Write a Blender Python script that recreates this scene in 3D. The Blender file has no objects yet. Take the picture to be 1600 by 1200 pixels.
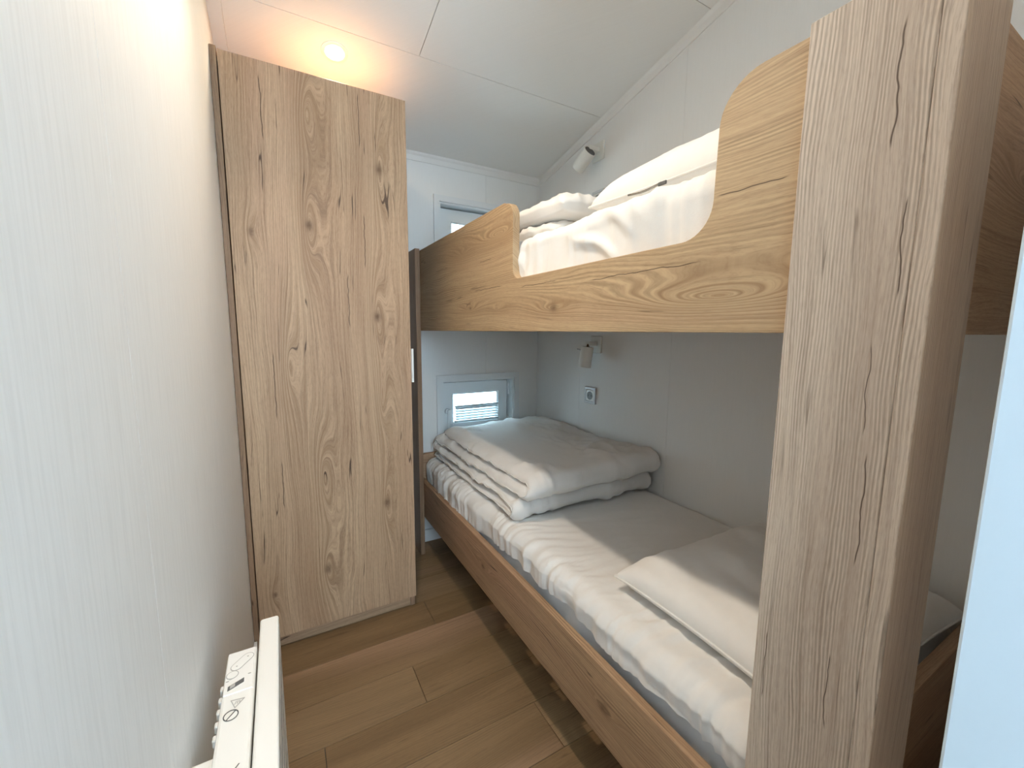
import bpy, bmesh, math, random
from mathutils import Vector, Matrix, noise

SC = bpy.context.scene
COL = SC.collection
random.seed(7)

# ------------------------------------------------------------------ camera
CAM_H = 1.12
F_PX, YAW, PITCH, ROLL = 646.5, 0.5135, 0.1259, 0.0080
cam_d = bpy.data.cameras.new('camera')
cam_d.sensor_width = 36.0
cam_d.lens = F_PX * 36.0 / 1600.0
cam_d.clip_start = 0.01
cam = bpy.data.objects.new('camera', cam_d)
COL.objects.link(cam)
_r = Vector((math.cos(YAW), -math.sin(YAW), 0))
_d = Vector((math.sin(YAW), math.cos(YAW), 0))
_z = Vector((0, 0, 1))
_fw = _d * math.cos(PITCH) - _z * math.sin(PITCH)
_up = _z * math.cos(PITCH) + _d * math.sin(PITCH)
_ax = _r * math.cos(ROLL) + _up * math.sin(ROLL)
_ay = -_r * math.sin(ROLL) + _up * math.cos(ROLL)
m = Matrix((_ax, _ay, -_fw)).transposed().to_4x4()
m.translation = (0, 0, CAM_H)
cam.matrix_world = m
SC.camera = cam

# ------------------------------------------------------------------ world, daylight, exposure
SC.view_settings.view_transform = 'Standard'
SC.view_settings.look = 'None'
SC.view_settings.gamma = 1.0
SC.view_settings.use_curve_mapping = False
SC.view_settings.exposure = 0.36
SC.cycles.use_denoising = True
SC.cycles.max_bounces = 7
SC.cycles.diffuse_bounces = 5
SC.cycles.glossy_bounces = 2
SC.cycles.adaptive_threshold = 0.02
SC.cycles.sample_clamp_indirect = 6.0

W = bpy.data.worlds.new('sky')
SC.world = W
W.use_nodes = True
W.node_tree.nodes['Background'].inputs[0].default_value = (0.62, 0.83, 1.0, 1)
W.node_tree.nodes['Background'].inputs[1].default_value = 15.0

HALL_E, ROOM_E, GLOW_E = 3.6, 5.0, 2.1
WARM = (1.0, 0.86, 0.69)
LAMP_WARM = (1.0, 0.80, 0.52)

def area_light(name, loc, rot, sx, sy, energy, color, spread=None):
    l = bpy.data.lights.new(name, 'AREA')
    l.shape = 'RECTANGLE'; l.size = sx; l.size_y = sy
    l.energy = energy; l.color = color
    if spread: l.spread = spread
    o = bpy.data.objects.new(name, l)
    o.location = loc; o.rotation_euler = rot
    COL.objects.link(o)
    return o
# daylight falling through the glazed door of the hallway behind the camera
area_light('hall_daylight', (0.20, -1.16, 1.25), (math.radians(90), 0, 0), 0.62, 1.5, HALL_E, (0.52, 0.78, 1.0))

# ------------------------------------------------------------------ room dimensions
XL, XR, YB = -0.127, 1.3284, 2.055
ZB, SLOPE = 1.9596, 0.2158
def zc(y): return ZB + SLOPE * (YB - y)
XP = 0.5695            # outer face of the bunk posts
XRAIL = 0.592          # outer face of the bunk rails
YW = 1.5514            # wardrobe door face
Y0 = 0.080             # door-wall inner face

# ------------------------------------------------------------------ node helpers
class NT:
    def __init__(s, mat):
        mat.use_nodes = True
        s.t = mat.node_tree; s.n = s.t.nodes; s.l = s.t.links
        s.bsdf = s.n['Principled BSDF']
    def math(s, op, *a):
        nd = s.n.new('ShaderNodeMath'); nd.operation = op
        for i, x in enumerate(a): s.put(nd.inputs[i], x)
        return X(s, nd.outputs[0])
    def put(s, sock, x):
        if isinstance(x, X): s.l.new(x.o, sock)
        elif isinstance(x, bpy.types.NodeSocket): s.l.new(x, sock)
        else: sock.default_value = x
    def pos(s):
        g = s.n.new('ShaderNodeNewGeometry'); p = s.n.new('ShaderNodeSeparateXYZ')
        s.l.new(g.outputs['Position'], p.inputs[0])
        return [X(s, p.outputs[i]) for i in range(3)]
    def noise(s, x, y, z=0.0, detail=2.0, rough=0.5, dist=0.0):
        c = s.n.new('ShaderNodeCombineXYZ')
        s.put(c.inputs[0], x); s.put(c.inputs[1], y); s.put(c.inputs[2], z)
        nd = s.n.new('ShaderNodeTexNoise'); nd.inputs['Scale'].default_value = 1.0
        nd.inputs['Detail'].default_value = detail; nd.inputs['Roughness'].default_value = rough
        nd.inputs['Distortion'].default_value = dist
        s.l.new(c.outputs[0], nd.inputs['Vector'])
        return X(s, nd.outputs['Fac'])
    def step(s, x, a, b):
        nd = s.n.new('ShaderNodeMapRange'); nd.interpolation_type = 'SMOOTHSTEP'
        s.put(nd.inputs[0], x); nd.inputs[1].default_value = a; nd.inputs[2].default_value = b
        nd.inputs[3].default_value = 0.0; nd.inputs[4].default_value = 1.0
        return X(s, nd.outputs[0])
    def mix(s, f, a, b):
        nd = s.n.new('ShaderNodeMix'); nd.data_type = 'RGBA'
        s.put(nd.inputs[0], f)
        for k, c in ((6, a), (7, b)):
            if isinstance(c, tuple): nd.inputs[k].default_value = (*c, 1)
            else: s.put(nd.inputs[k], c)
        return nd.outputs[2]
    def bump(s, h, strength, dist=0.001):
        nd = s.n.new('ShaderNodeBump'); nd.inputs['Strength'].default_value = strength
        nd.inputs['Distance'].default_value = dist
        s.put(nd.inputs['Height'], h)
        s.l.new(nd.outputs[0], s.bsdf.inputs['Normal'])
class X:
    def __init__(s, t, o): s.t, s.o = t, o
    def __add__(s, b): return s.t.math('ADD', s, b)
    __radd__ = __add__
    def __sub__(s, b): return s.t.math('SUBTRACT', s, b)
    def __rsub__(s, b): return s.t.math('SUBTRACT', b, s)
    def __mul__(s, b): return s.t.math('MULTIPLY', s, b)
    __rmul__ = __mul__
    def pw(s, b): return s.t.math('POWER', s, b)
    def ab(s): return s.t.math('ABSOLUTE', s)
    def sin(s): return s.t.math('SINE', s)
    def exp(s): return s.t.math('EXPONENT', s)
    def sqrt(s): return s.t.math('SQRT', s)
    def mx(s, b): return s.t.math('MAXIMUM', s, b)
    def mn(s, b): return s.t.math('MINIMUM', s, b)

def srgb(r, g, b):
    f = lambda c: (c / 255 / 12.92) if c <= 10 else ((c / 255 + 0.055) / 1.055) ** 2.4
    return (f(r), f(g), f(b))

def plain(name, col, rough=0.5, metal=0.0, spec=0.5):
    mt = bpy.data.materials.new(name); t = NT(mt)
    t.bsdf.inputs['Base Color'].default_value = (*col, 1)
    t.bsdf.inputs['Roughness'].default_value = rough
    t.bsdf.inputs['Metallic'].default_value = metal
    t.bsdf.inputs['Specular IOR Level'].default_value = spec
    return mt

def oak(name, grain, across, depth, knots=(), seed=0.0, light=srgb(194, 162, 130), mid=srgb(172, 138, 108),
        dark=srgb(122, 90, 67), ring=1.0, fine=1.0, crack=1.0, F=95.0, fineF=420.0, warpk=1.0, cracks=(), lines=(150.0, 0.25)):
    """knotty oak laminate; grain/across/depth are axis numbers, knots are (u, v, amp, Lu, Lv, core)"""
    mt = bpy.data.materials.new(name); t = NT(mt)
    P = t.pos()
    u, v = P[grain], P[across] + P[depth]
    v0 = P[across]
    w1 = t.noise(u * 1.3 + seed, v * 5.0, seed, 2.0)
    w2 = t.noise(u * 5.0 + seed, v * 26.0, seed + 3, 2.0)
    s = v + (w1 - 0.5) * (0.09 * warpk) + (w2 - 0.5) * (0.010 * warpk)
    near = None; core = None
    for (ku, kv, amp, Lu, Lv, cr) in knots:
        du = (u - ku) * (1.0 / Lu); dv = (v0 - kv) * (1.0 / Lv)
        r = (du * du + dv * dv + 0.004).sqrt()
        e = (r * -1.0).exp()
        s = s + e * amp
        near = e if near is None else near.mx(e)
        if cr > 0:
            cu = (u - ku) * (1.0 / (cr * 1.5)); cv = (v0 - kv) * (1.0 / cr)
            c = ((cu * cu + cv * cv) * -1.0).exp()
            core = c if core is None else core.mx(c)
    rings = ((s * (F * 6.2832)).sin() * 0.5 + 0.5).pw(2.2)
    patch = t.noise(u * 0.9 + 7 + seed, v * 7.0, seed + 9, 1.0)
    rmask = t.step(patch, 0.50, 0.75) * 0.35
    if near is not None: rmask = rmask.mx(t.step(near, 0.05, 0.40))
    rings = rings * rmask
    fib = t.noise(u * 7.0, s * fineF * 1.2, seed + 1, 3.0, 0.65)
    fib2 = t.noise(u * 2.2, s * fineF * 0.33, seed + 2, 3.0, 0.6)
    broad = t.noise(u * 0.8 + seed, s * 11.0, seed + 5, 2.0)
    base = t.mix(t.step(broad, 0.3, 0.72), light, mid)
    base = t.mix(t.step(t.noise(u * 0.6, s * 6.0, seed + 21, 1.0), 0.52, 0.75) * 0.45, base, srgb(190, 150, 124))
    f = (t.step(fib, 0.42, 0.78) * 0.50 + t.step(fib2, 0.45, 0.75) * 0.35) * fine
    base = t.mix(f.mn(0.9), base, dark)
    gs = s + (t.noise(u * 14.0, v * 60.0, seed + 31, 2.0) - 0.5) * 0.0035
    gm = t.step(t.noise(u * 3.0, s * 45.0, seed + 33, 2.0), 0.36, 0.66)
    gl = (gs * (lines[0] * 6.2832)).sin() * 0.5 + 0.5
    base = t.mix((gl.pw(1.6) * gm * lines[1]).mn(0.9), base, tuple(c * 0.55 for c in mid))
    base = t.mix(((1.0 - gl).pw(2.0) * gm * (lines[1] * 0.5)).mn(0.9), base, tuple(min(1, c * 1.25) for c in light))
    grit = t.noise(u * 55.0, s * 820.0, seed + 41, 2.0, 0.7)
    base = t.mix(t.step(grit, 0.50, 0.70) * (0.30 * fine), base, dark)
    base = t.mix(t.step(1.0 - grit, 0.52, 0.72) * (0.16 * fine), base, tuple(min(1, c * 1.3) for c in light))
    base = t.mix((rings * (0.55 * ring)).mn(0.95), base, srgb(140, 108, 78))
    # splits along the grain
    cn = t.noise(u * 2.2 + seed * 2, s * 60.0, seed + 11, 1.0)
    cm = t.noise(u * 6.0 + seed, s * 40.0, seed + 13, 1.0)
    ck = (1.0 - t.step((cn - 0.5).ab(), 0.003, 0.022)) * t.step(cm, 0.60, 0.70)
    ck = (ck * crack).mn(0.85)
    for (cu0, cu1, cv, wd) in cracks:
        a = t.step(u, cu0, cu0 + (cu1 - cu0) * 0.5) * (1.0 - t.step(u, cu1 - (cu1 - cu0) * 0.5, cu1))
        wob = t.noise(u * 22.0, cv * 50.0, seed, 2.0)
        c = (1.0 - t.step((v0 - cv + (wob - 0.5) * 0.010).ab(), 0.0, wd)) * t.step(a, 0.02, 0.2)
        ck = ck.mx(c * 0.95)
    base = t.mix(ck, base, srgb(62, 43, 30))
    if core is not None:
        kn = t.noise(u * 90.0, v * 140.0, seed, 2.0)
        base = t.mix((core * (0.45 + kn * 0.6)).mn(0.85), base, srgb(92, 66, 44))
    t.put(t.bsdf.inputs['Base Color'], base)
    t.bsdf.inputs['Roughness'].default_value = 0.55
    t.bsdf.inputs['Specular IOR Level'].default_value = 0.35
    t.bump(t.noise(u * 9.0, v * 420.0, seed, 1.0), 0.22, 0.0006)
    return mt

def wall_mat(name, col, vert=1.0):
    mt = bpy.data.materials.new(name); t = NT(mt)
    P = t.pos(); h = P[0] + P[1]
    rib = t.noise(h * 260.0, P[2] * 9.0, 0.0, 2.0, 0.6)
    weave = t.noise(h * 420.0, P[2] * 420.0, 2.0, 2.0, 0.6)
    tone = t.noise(h * 230.0, P[2] * 10.0, 4.0, 3.0, 0.6)
    dk = tuple(c * 0.94 for c in col)
    t.put(t.bsdf.inputs['Base Color'], t.mix(t.step(tone, 0.35, 0.75) * vert, col, dk))
    t.bsdf.inputs['Roughness'].default_value = 0.6
    t.bsdf.inputs['Specular IOR Level'].default_value = 0.25
    t.bump(rib * vert + weave * 0.5, 0.20, 0.0006)
    return mt

def fabric(name, col, rough=0.9, scale=900.0, sheen=0.15):
    mt = bpy.data.materials.new(name); t = NT(mt)
    P = t.pos()
    n = t.noise(P[0] * scale, P[1] * scale, P[2] * scale, 1.0)
    big = t.noise(P[0] * 60.0, P[1] * 60.0, P[2] * 60.0, 3.0)
    t.put(t.bsdf.inputs['Base Color'], t.mix(t.step(big, 0.3, 0.8) * 0.4, col, tuple(c * 0.95 for c in col)))
    t.bsdf.inputs['Roughness'].default_value = rough
    t.bsdf.inputs['Sheen Weight'].default_value = sheen
    t.bsdf.inputs['Specular IOR Level'].default_value = 0.2
    t.bump(n + big * 1.5, 0.25, 0.0007)
    return mt

def emission(name, col, strength):
    mt = bpy.data.materials.new(name); t = NT(mt)
    t.bsdf.inputs['Base Color'].default_value = (*col, 1)
    t.bsdf.inputs['Emission Color'].default_value = (*col, 1)
    t.bsdf.inputs['Emission Strength'].default_value = strength
    return mt

def glass_mat(name):
    mt = bpy.data.materials.new(name); mt.use_nodes = True
    nt = mt.node_tree; nt.nodes.clear()
    out = nt.nodes.new('ShaderNodeOutputMaterial'); mx = nt.nodes.new('ShaderNodeMixShader')
    tr = nt.nodes.new('ShaderNodeBsdfTransparent'); gl = nt.nodes.new('ShaderNodeBsdfGlossy')
    fr = nt.nodes.new('ShaderNodeFresnel'); fr.inputs[0].default_value = 1.45
    tr.inputs[0].default_value = (0.93, 0.98, 0.97, 1); gl.inputs['Roughness'].default_value = 0.02
    nt.links.new(fr.outputs[0], mx.inputs[0]); nt.links.new(tr.outputs[0], mx.inputs[1])
    nt.links.new(gl.outputs[0], mx.inputs[2]); nt.links.new(mx.outputs[0], out.inputs[0])
    return mt

# ------------------------------------------------------------------ materials
M = {}
M['wall'] = wall_mat('white_wallpaper', (0.86, 0.86, 0.85))
M['ceil'] = wall_mat('ceiling_board', (0.86, 0.85, 0.83), 0.35)
M['trim'] = plain('white_trim', (0.82, 0.81, 0.79), 0.4)
M['wall_s'] = wall_mat('white_wall_board', (0.86, 0.86, 0.85), 0.3)
M['pvc'] = plain('white_pvc', (0.80, 0.82, 0.83), 0.3)
M['door'] = plain('pale_door_paint', (0.56, 0.64, 0.70), 0.4)
M['plastic'] = plain('white_plastic', (0.80, 0.79, 0.76), 0.35)
M['lampwhite'] = plain('white_lacquer', (0.80, 0.79, 0.75), 0.35)
M['heater'] = plain('white_enamel', (0.79, 0.775, 0.735), 0.32)
M['darkgap'] = plain('dark_recess', (0.05, 0.05, 0.05), 0.7)
M['print'] = plain('dark_print', (0.10, 0.10, 0.10), 0.6)
M['greyprint'] = plain('grey_print', (0.42, 0.41, 0.39), 0.6)
M['chrome'] = plain('brushed_metal', (0.35, 0.34, 0.32), 0.25, 1.0)
M['silver'] = plain('silver_plastic', (0.62, 0.63, 0.64), 0.3)
M['socketwell'] = plain('socket_well_grey', (0.25, 0.27, 0.27), 0.5)
M['sheet'] = fabric('white_sheet', (0.84, 0.83, 0.81))
M['towel'] = fabric('white_terry', (0.82, 0.81, 0.785), 0.95, 500.0, 0.3)
M['duvet'] = fabric('white_duvet_cotton', (0.85, 0.84, 0.82), 0.75, 900.0, 0.2)
M['matt'] = fabric('mattress_cover', (0.74, 0.75, 0.76))
M['glass'] = glass_mat('window_glass')
M['blind'] = plain('pale_blind_fabric', (0.70, 0.75, 0.77), 0.6)
M['blindrail'] = plain('blind_rail_grey', (0.42, 0.47, 0.50), 0.4)
M['edge'] = plain('pale_edge_band', srgb(214, 188, 150), 0.5)
M['bulb'] = emission('downlight_lens', LAMP_WARM, 28.0)
wk = [(1.800, .118, .080, .15, .034, .0), (1.459, .109, .085, .17, .030, .012), (1.674, .338, .065, .15, .020, .012),
      (.259, .114, .075, .15, .030, .012), (.600, .118, .085, .18, .034, .0), (.468, .331, .065, .13, .020, .012),
      (1.169, .317, .075, .16, .024, .013), (1.42, -.054, .03, .05, .016, .009),
      (.877, .325, .070, .20, .026, .0), (1.00, .03, .09, .22, .036, .0), (.212, -.056, .03, .05, .016, .008)]
M['oak_door'] = oak('oak_door', 2, 0, 1, wk, 1.3, fine=1.1, F=62.0, crack=0.95, lines=(120.0, 0.36),
                    cracks=[(1.68, 1.898, -0.007, 0.0021), (1.714, 1.92, 0.276, 0.0021), (1.319, 1.535, 0.282, 0.0021), (0.805, 1.069, -0.017, 0.0021), (0.502, 0.695, -0.012, 0.0021), (1.111, 1.33, 0.222, 0.0021)])
M['oak_v'] = oak('oak_upright', 2, 1, 0, [(1.00, .325, .05, .16, .02, 0)], 4.1, light=srgb(202, 184, 166), mid=srgb(178, 158, 141), dark=srgb(130, 108, 92),
                 fine=1.0, F=140.0, fineF=330.0, ring=0.5, warpk=0.8, crack=0.5, lines=(235.0, 0.60),
                 cracks=[(1.30, 1.45, .207, .0016), (1.15, 1.27, .189, .0012), (.86, 1.02, .302, .0011), (.60, .72, .283, .0009),
                         (.62, .74, .209, .0010), (.84, 1.0, .196, .0012), (1.0, 1.12, .204, .0009)])
rk = [(.846, 1.179, .045, .085, .016, .010), (1.35, 1.199, .045, .07, .014, .004), (1.15, 1.190, .030, .06, .012, .0),
      (.405, 1.177, .110, .20, .030, .0), (1.135, 1.409, .090, .16, .030, .0), (1.404, 1.396, .05, .10, .02, .0)]
M['oak_h'] = oak('oak_rail', 1, 2, 0, rk, 2.2, fine=0.85, F=85.0, light=srgb(192, 164, 128), mid=srgb(174, 145, 110), lines=(165.0, 0.55), crack=0.5,
                 cracks=[(.82, 1.02, 1.243, .0012), (.42, .74, 1.232, .0014), (1.10, 1.33, 1.255, .0012), (.31, .43, 1.325, .0014),
                         (1.55, 1.72, 1.365, .0010), (1.18, 1.28, 1.345, .0009)])
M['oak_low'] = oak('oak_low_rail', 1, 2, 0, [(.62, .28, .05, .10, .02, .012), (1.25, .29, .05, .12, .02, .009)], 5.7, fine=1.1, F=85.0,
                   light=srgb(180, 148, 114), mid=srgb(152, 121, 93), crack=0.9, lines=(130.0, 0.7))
M['oak_x'] = oak('oak_end_rail', 0, 2, 1, [(.95, 1.33, .07, .15, .03, .01)], 3.3)
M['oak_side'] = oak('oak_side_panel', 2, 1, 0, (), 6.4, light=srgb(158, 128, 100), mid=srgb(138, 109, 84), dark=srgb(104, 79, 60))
def floor_mat(i):
    sh = (0, -6, 4, -3, 6)[i]
    return oak('floor_oak', 0, 1, 2, (), 8.0 + i * 3.7, light=srgb(146 + sh, 117 + sh, 84 + sh), mid=srgb(127 + sh, 100 + sh, 70 + sh),
               dark=srgb(92 + sh, 70 + sh, 48 + sh), ring=0.55, fine=0.7, crack=0.35, F=60.0)
M['floor'] = [floor_mat(i) for i in range(5)]

# ------------------------------------------------------------------ object helpers
def world_loc(o):
    v = Vector((0, 0, 0))
    while o: v = v + o.location; o = o.parent
    return v
def link(name, me, mat, parent=None, smooth=False):
    o = bpy.data.objects.new(name, me); COL.objects.link(o)
    if mat: me.materials.append(mat)
    if parent is not None:
        off = world_loc(parent)
        me.transform(Matrix.Translation(-off))
        o.parent = parent
    if smooth:
        for p in me.polygons: p.use_smooth = True
    return o
def tag(o, label, cat=None, group=None, kind=None):
    o['label'] = label
    if cat: o['category'] = cat
    if group: o['group'] = group
    if kind: o['kind'] = kind
    return o
def thing(name, label, cat, loc, group=None):
    o = bpy.data.objects.new(name, None); o.empty_display_size = 0.05
    o.location = loc; COL.objects.link(o)
    return tag(o, label, cat, group)
def bm_mesh(bm, name):
    bmesh.ops.recalc_face_normals(bm, faces=bm.faces)
    me = bpy.data.meshes.new(name); bm.to_mesh(me); bm.free()
    return me
def add_box(bm, x0, x1, y0, y1, z0, z1, f=None):
    vs = []
    for z in (z0, z1):
        for y in (y0, y1):
            for x in (x0, x1):
                p = (x, y, z) if f is None else f(x, y, z)
                vs.append(bm.verts.new(p))
    for q in ((0, 1, 3, 2), (4, 6, 7, 5), (0, 4, 5, 1), (2, 3, 7, 6), (0, 2, 6, 4), (1, 5, 7, 3)):
        bm.faces.new([vs[i] for i in q])
def box(name, x0, x1, y0, y1, z0, z1, mat, parent=None, bevel=0.0, seg=2, f=None):
    bm = bmesh.new(); add_box(bm, x0, x1, y0, y1, z0, z1, f)
    if bevel: 
        bmesh.ops.recalc_face_normals(bm, faces=bm.faces)
        bmesh.ops.bevel(bm, geom=list(bm.edges), offset=bevel, segments=seg, affect='EDGES', profile=0.5)
    return link(name, bm_mesh(bm, name), mat, parent)
def add_prism(bm, pts, axis, c0, c1):
    """pts in the two remaining axes (in xyz order), extruded along axis"""
    def mk(a, b, c):
        r = [a, b]; r.insert(axis, c); return tuple(r)
    lo = [bm.verts.new(mk(a, b, c0)) for a, b in pts]; hi = [bm.verts.new(mk(a, b, c1)) for a, b in pts]
    n = len(pts)
    bm.faces.new(lo); bm.faces.new(list(reversed(hi)))
    for i in range(n): bm.faces.new((lo[i], hi[i], hi[(i + 1) % n], lo[(i + 1) % n]))
def prism(name, pts, axis, c0, c1, mat, parent=None, bevel=0.0, smooth=False):
    bm = bmesh.new(); add_prism(bm, pts, axis, c0, c1)
    if bevel:
        bmesh.ops.recalc_face_normals(bm, faces=bm.faces)
        es = [e for e in bm.edges if abs(e.verts[0].co[axis] - e.verts[1].co[axis]) < 1e-6]
        bmesh.ops.bevel(bm, geom=es, offset=bevel, segments=1, affect='EDGES')
    return link(name, bm_mesh(bm, name), mat, parent, smooth)
def slab(name, axis, a, b, c0, c1, holes, mat, parent=None):
    """rectangular plate with rectangular holes; a, b = ranges in the remaining axes"""
    A = sorted({a[0], a[1], *[h[0] for h in holes], *[h[1] for h in holes]}); A = [x for x in A if a[0] <= x <= a[1]]
    B = sorted({b[0], b[1], *[h[2] for h in holes], *[h[3] for h in holes]}); B = [x for x in B if b[0] <= x <= b[1]]
    def solid(i, j):
        if not (0 <= i < len(A) - 1 and 0 <= j < len(B) - 1): return False
        ca, cb = (A[i] + A[i + 1]) / 2, (B[j] + B[j + 1]) / 2
        return not any(h[0] < ca < h[1] and h[2] < cb < h[3] for h in holes)
    def mk(p, q, c):
        r = [p, q]; r.insert(axis, c); return tuple(r)
    bm = bmesh.new(); cache = {}
    def V(i, j, k):
        if (i, j, k) not in cache: cache[(i, j, k)] = bm.verts.new(mk(A[i], B[j], (c0, c1)[k]))
        return cache[(i, j, k)]
    for i in range(len(A) - 1):
        for j in range(len(B) - 1):
            if not solid(i, j): continue
            for k in (0, 1): bm.faces.new((V(i, j, k), V(i + 1, j, k), V(i + 1, j + 1, k), V(i, j + 1, k)))
            for di, dj, e in ((-1, 0, ((i, j), (i, j + 1))), (1, 0, ((i + 1, j), (i + 1, j + 1))), (0, -1, ((i, j), (i + 1, j))), (0, 1, ((i, j + 1), (i + 1, j + 1)))):
                if not solid(i + di, j + dj):
                    bm.faces.new((V(*e[0], 0), V(*e[1], 0), V(*e[1], 1), V(*e[0], 1)))
    return link(name, bm_mesh(bm, name), mat, parent)
def lathe(name, prof, p0, p1, mat, parent=None, seg=32, smooth=True):
    """prof = [(t along p0->p1 in metres, radius)]"""
    p0, p1 = Vector(p0), Vector(p1); d = (p1 - p0).normalized()
    a = d.orthogonal().normalized(); b = d.cross(a)
    bm = bmesh.new(); rows = []
    for t, r in prof:
        rows.append([bm.verts.new(p0 + d * t + (a * math.cos(k * math.tau / seg) + b * math.sin(k * math.tau / seg)) * max(r, 1e-5)) for k in range(seg)])
    for i in range(len(rows) - 1):
        for k in range(seg):
            bm.faces.new((rows[i][k], rows[i][(k + 1) % seg], rows[i + 1][(k + 1) % seg], rows[i + 1][k]))
    bmesh.ops.remove_doubles(bm, verts=bm.verts, dist=2e-5)
    me = bm_mesh(bm, name); o = link(name, me, mat, parent, smooth)
    if smooth: me.set_sharp_from_angle(angle=math.radians(40))
    return o
def tube(name, pts, r, mat, parent=None, seg=10):
    bm = bmesh.new(); P = [Vector(p) for p in pts]; rows = []
    for i, p in enumerate(P):
        d = (P[min(i + 1, len(P) - 1)] - P[max(i - 1, 0)]).normalized()
        a = d.cross(Vector((0.31, 0.17, 0.93))).normalized(); b = d.cross(a)
        rows.append([bm.verts.new(p + (a * math.cos(k * math.tau / seg) + b * math.sin(k * math.tau / seg)) * r) for k in range(seg)])
    for i in range(len(rows) - 1):
        for k in range(seg): bm.faces.new((rows[i][k], rows[i][(k + 1) % seg], rows[i + 1][(k + 1) % seg], rows[i + 1][k]))
    bm.faces.new(rows[0]); bm.faces.new(rows[-1])
    return link(name, bm_mesh(bm, name), mat, parent, True)
def nz(x, y, z=0.0): return noise.noise(Vector((x, y, z)))
def sstep(x, a, b):
    t = max(0.0, min(1.0, (x - a) / (b - a))); return t * t * (3 - 2 * t)

# ================================================================== structure
# floor: planks running across the room
floor = tag(box('floor', XL - .06, XR + .06, -1.2, YB + .06, -.05, -.006, M['darkgap']), 'warm brown oak plank floor between wardrobe and bunk bed', kind='structure')
PW = 0.1565
joints = {3: (.30,), 4: (.75,), 5: (.619,), 6: (.05, .95), 7: (.335,), 8: (.82,), 9: (.471,), 10: (.15, 1.1)}
for r in range(-9, 14):
    ya = 0.009 + r * PW; yb_ = ya + PW
    if ya >= YB: break
    yb_ = min(yb_, YB + .01)
    js = joints.get(r, (random.uniform(.1, 1.0),))
    xs = [XL - .01, *js, XR + .01]
    for i in range(len(xs) - 1):
        box('plank', xs[i] + .0008, xs[i + 1] - .0008, ya + .0008, yb_ - .0008, -.012, 0, M['floor'][random.randrange(5)], floor, 0.0006, 1)

# ceiling: sloping boards
cz = lambda o: (lambda x, y, z: (x, y, zc(y) + z))
ceiling = tag(box('ceiling', XL - .06, XR + .06, -1.2, YB + .06, .012, .06, M['darkgap'], f=cz(0)), 'white sloping ceiling of wide boards with thin joints', kind='structure')
rows_y = [(-1.2, -.065, ()), (-.065, .469, (.95,)), (.469, 1.003, (.10,)), (1.003, 1.537, (.484,)), (1.537, YB + .02, ())]
LIGHTS = [(0.220, 1.627), (0.19, 0.88)]
for (ya, yb_, js) in rows_y:
    xs = [XL - .02, *js, XR + .02]
    for i in range(len(xs) - 1):
        box('ceiling_board', xs[i] + .0011, xs[i + 1] - .0011, ya + .0011, yb_ - .0011, 0, .014, M['ceil'], ceiling, 0, f=cz(0))

# walls made of tall boards with fine vertical joints
def side_wall(name, x0, x1, face, seams, label, mat):
    o = tag(prism(name, [(-1.2, -.05), (YB + .06, -.05), (YB + .06, zc(YB) + .05), (-1.2, zc(-1.2) + .05)], 0, x0, x1, mat), label, kind='structure')
    s = [-1.2, *seams, YB]
    for i in range(len(s) - 1):
        a, b = s[i] + .0004, s[i + 1] - .0004
        c0, c1 = sorted((face, x0 if abs(x0 - face) < abs(x1 - face) else x1))
        prism('wall_board', [(a, .0), (b, .0), (b, zc(b)), (a, zc(a))], 0, c0, c1, mat, o)
    return o
side_wall('wall_left', XL - .06, XL - .006, XL, (-.03, .537, 1.097), 'white textured wall behind the heater on the left', M['wall'])
side_wall('wall_right', XR + .006, XR + .06, XR, (-.03, .540, 1.100, 1.655), 'white panelled wall along the bunk bed', M['wall_s'])
WIN_LO = (.735, 1.172, .525, .862); WIN_UP = (.733, 1.172, 1.425, 1.760)
wb = tag(slab('wall_back', 1, (XL - .06, XR + .06), (-.05, ZB + .05), YB + .006, YB + .085, [WIN_LO, WIN_UP], M['wall_s']), 'white end wall with two small windows', kind='structure')
for (a, b) in ((XL, .43), (.43, .992), (.992, XR)):
    slab('wall_board', 1, (a + .0006, b - .0006), (0, ZB), YB, YB + .006, [(max(h[0], a + .0006), min(h[1], b - .0006), h[2], h[3]) for h in (WIN_LO, WIN_UP) if h[1] > a and h[0] < b], M['wall_s'], wb)
# wall with the doorway the photograph is taken from
DX0, DX1, DZ = XL + .02, .435, 2.03
wf = tag(slab('wall_front', 1, (XL, XR), (0, 2.2), -.03, Y0 - .012, [(DX0, DX1, -1, DZ)], M['wall_s']), 'white partition with the doorway beside the bunk foot', kind='structure')
door = tag(box('door_1', DX1 - .015, DX1 + .004, -.042, Y0, 0, DZ + .015, M['door'], None, .002), 'smooth pale door jamb at the right edge beside the oak post', kind='structure')
box('door_jamb', DX0 - .012, DX0 + .004, -.042, Y0 - .03, 0, DZ + .015, M['door'], door, .002)
box('door_head', DX0 + .004, DX1 - .015, -.042, Y0, DZ, DZ + .015, M['door'], door, .002)
# hallway end wall with its glazed door opening (daylight enters here)
tag(slab('wall_hall', 1, (XL - .06, XR + .06), (-.05, 2.7), -1.26, -1.2, [(-.11, .42, .75, 2.00)], M['wall_s']), 'white hallway wall with glazed opening behind the doorway', kind='structure')

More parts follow.
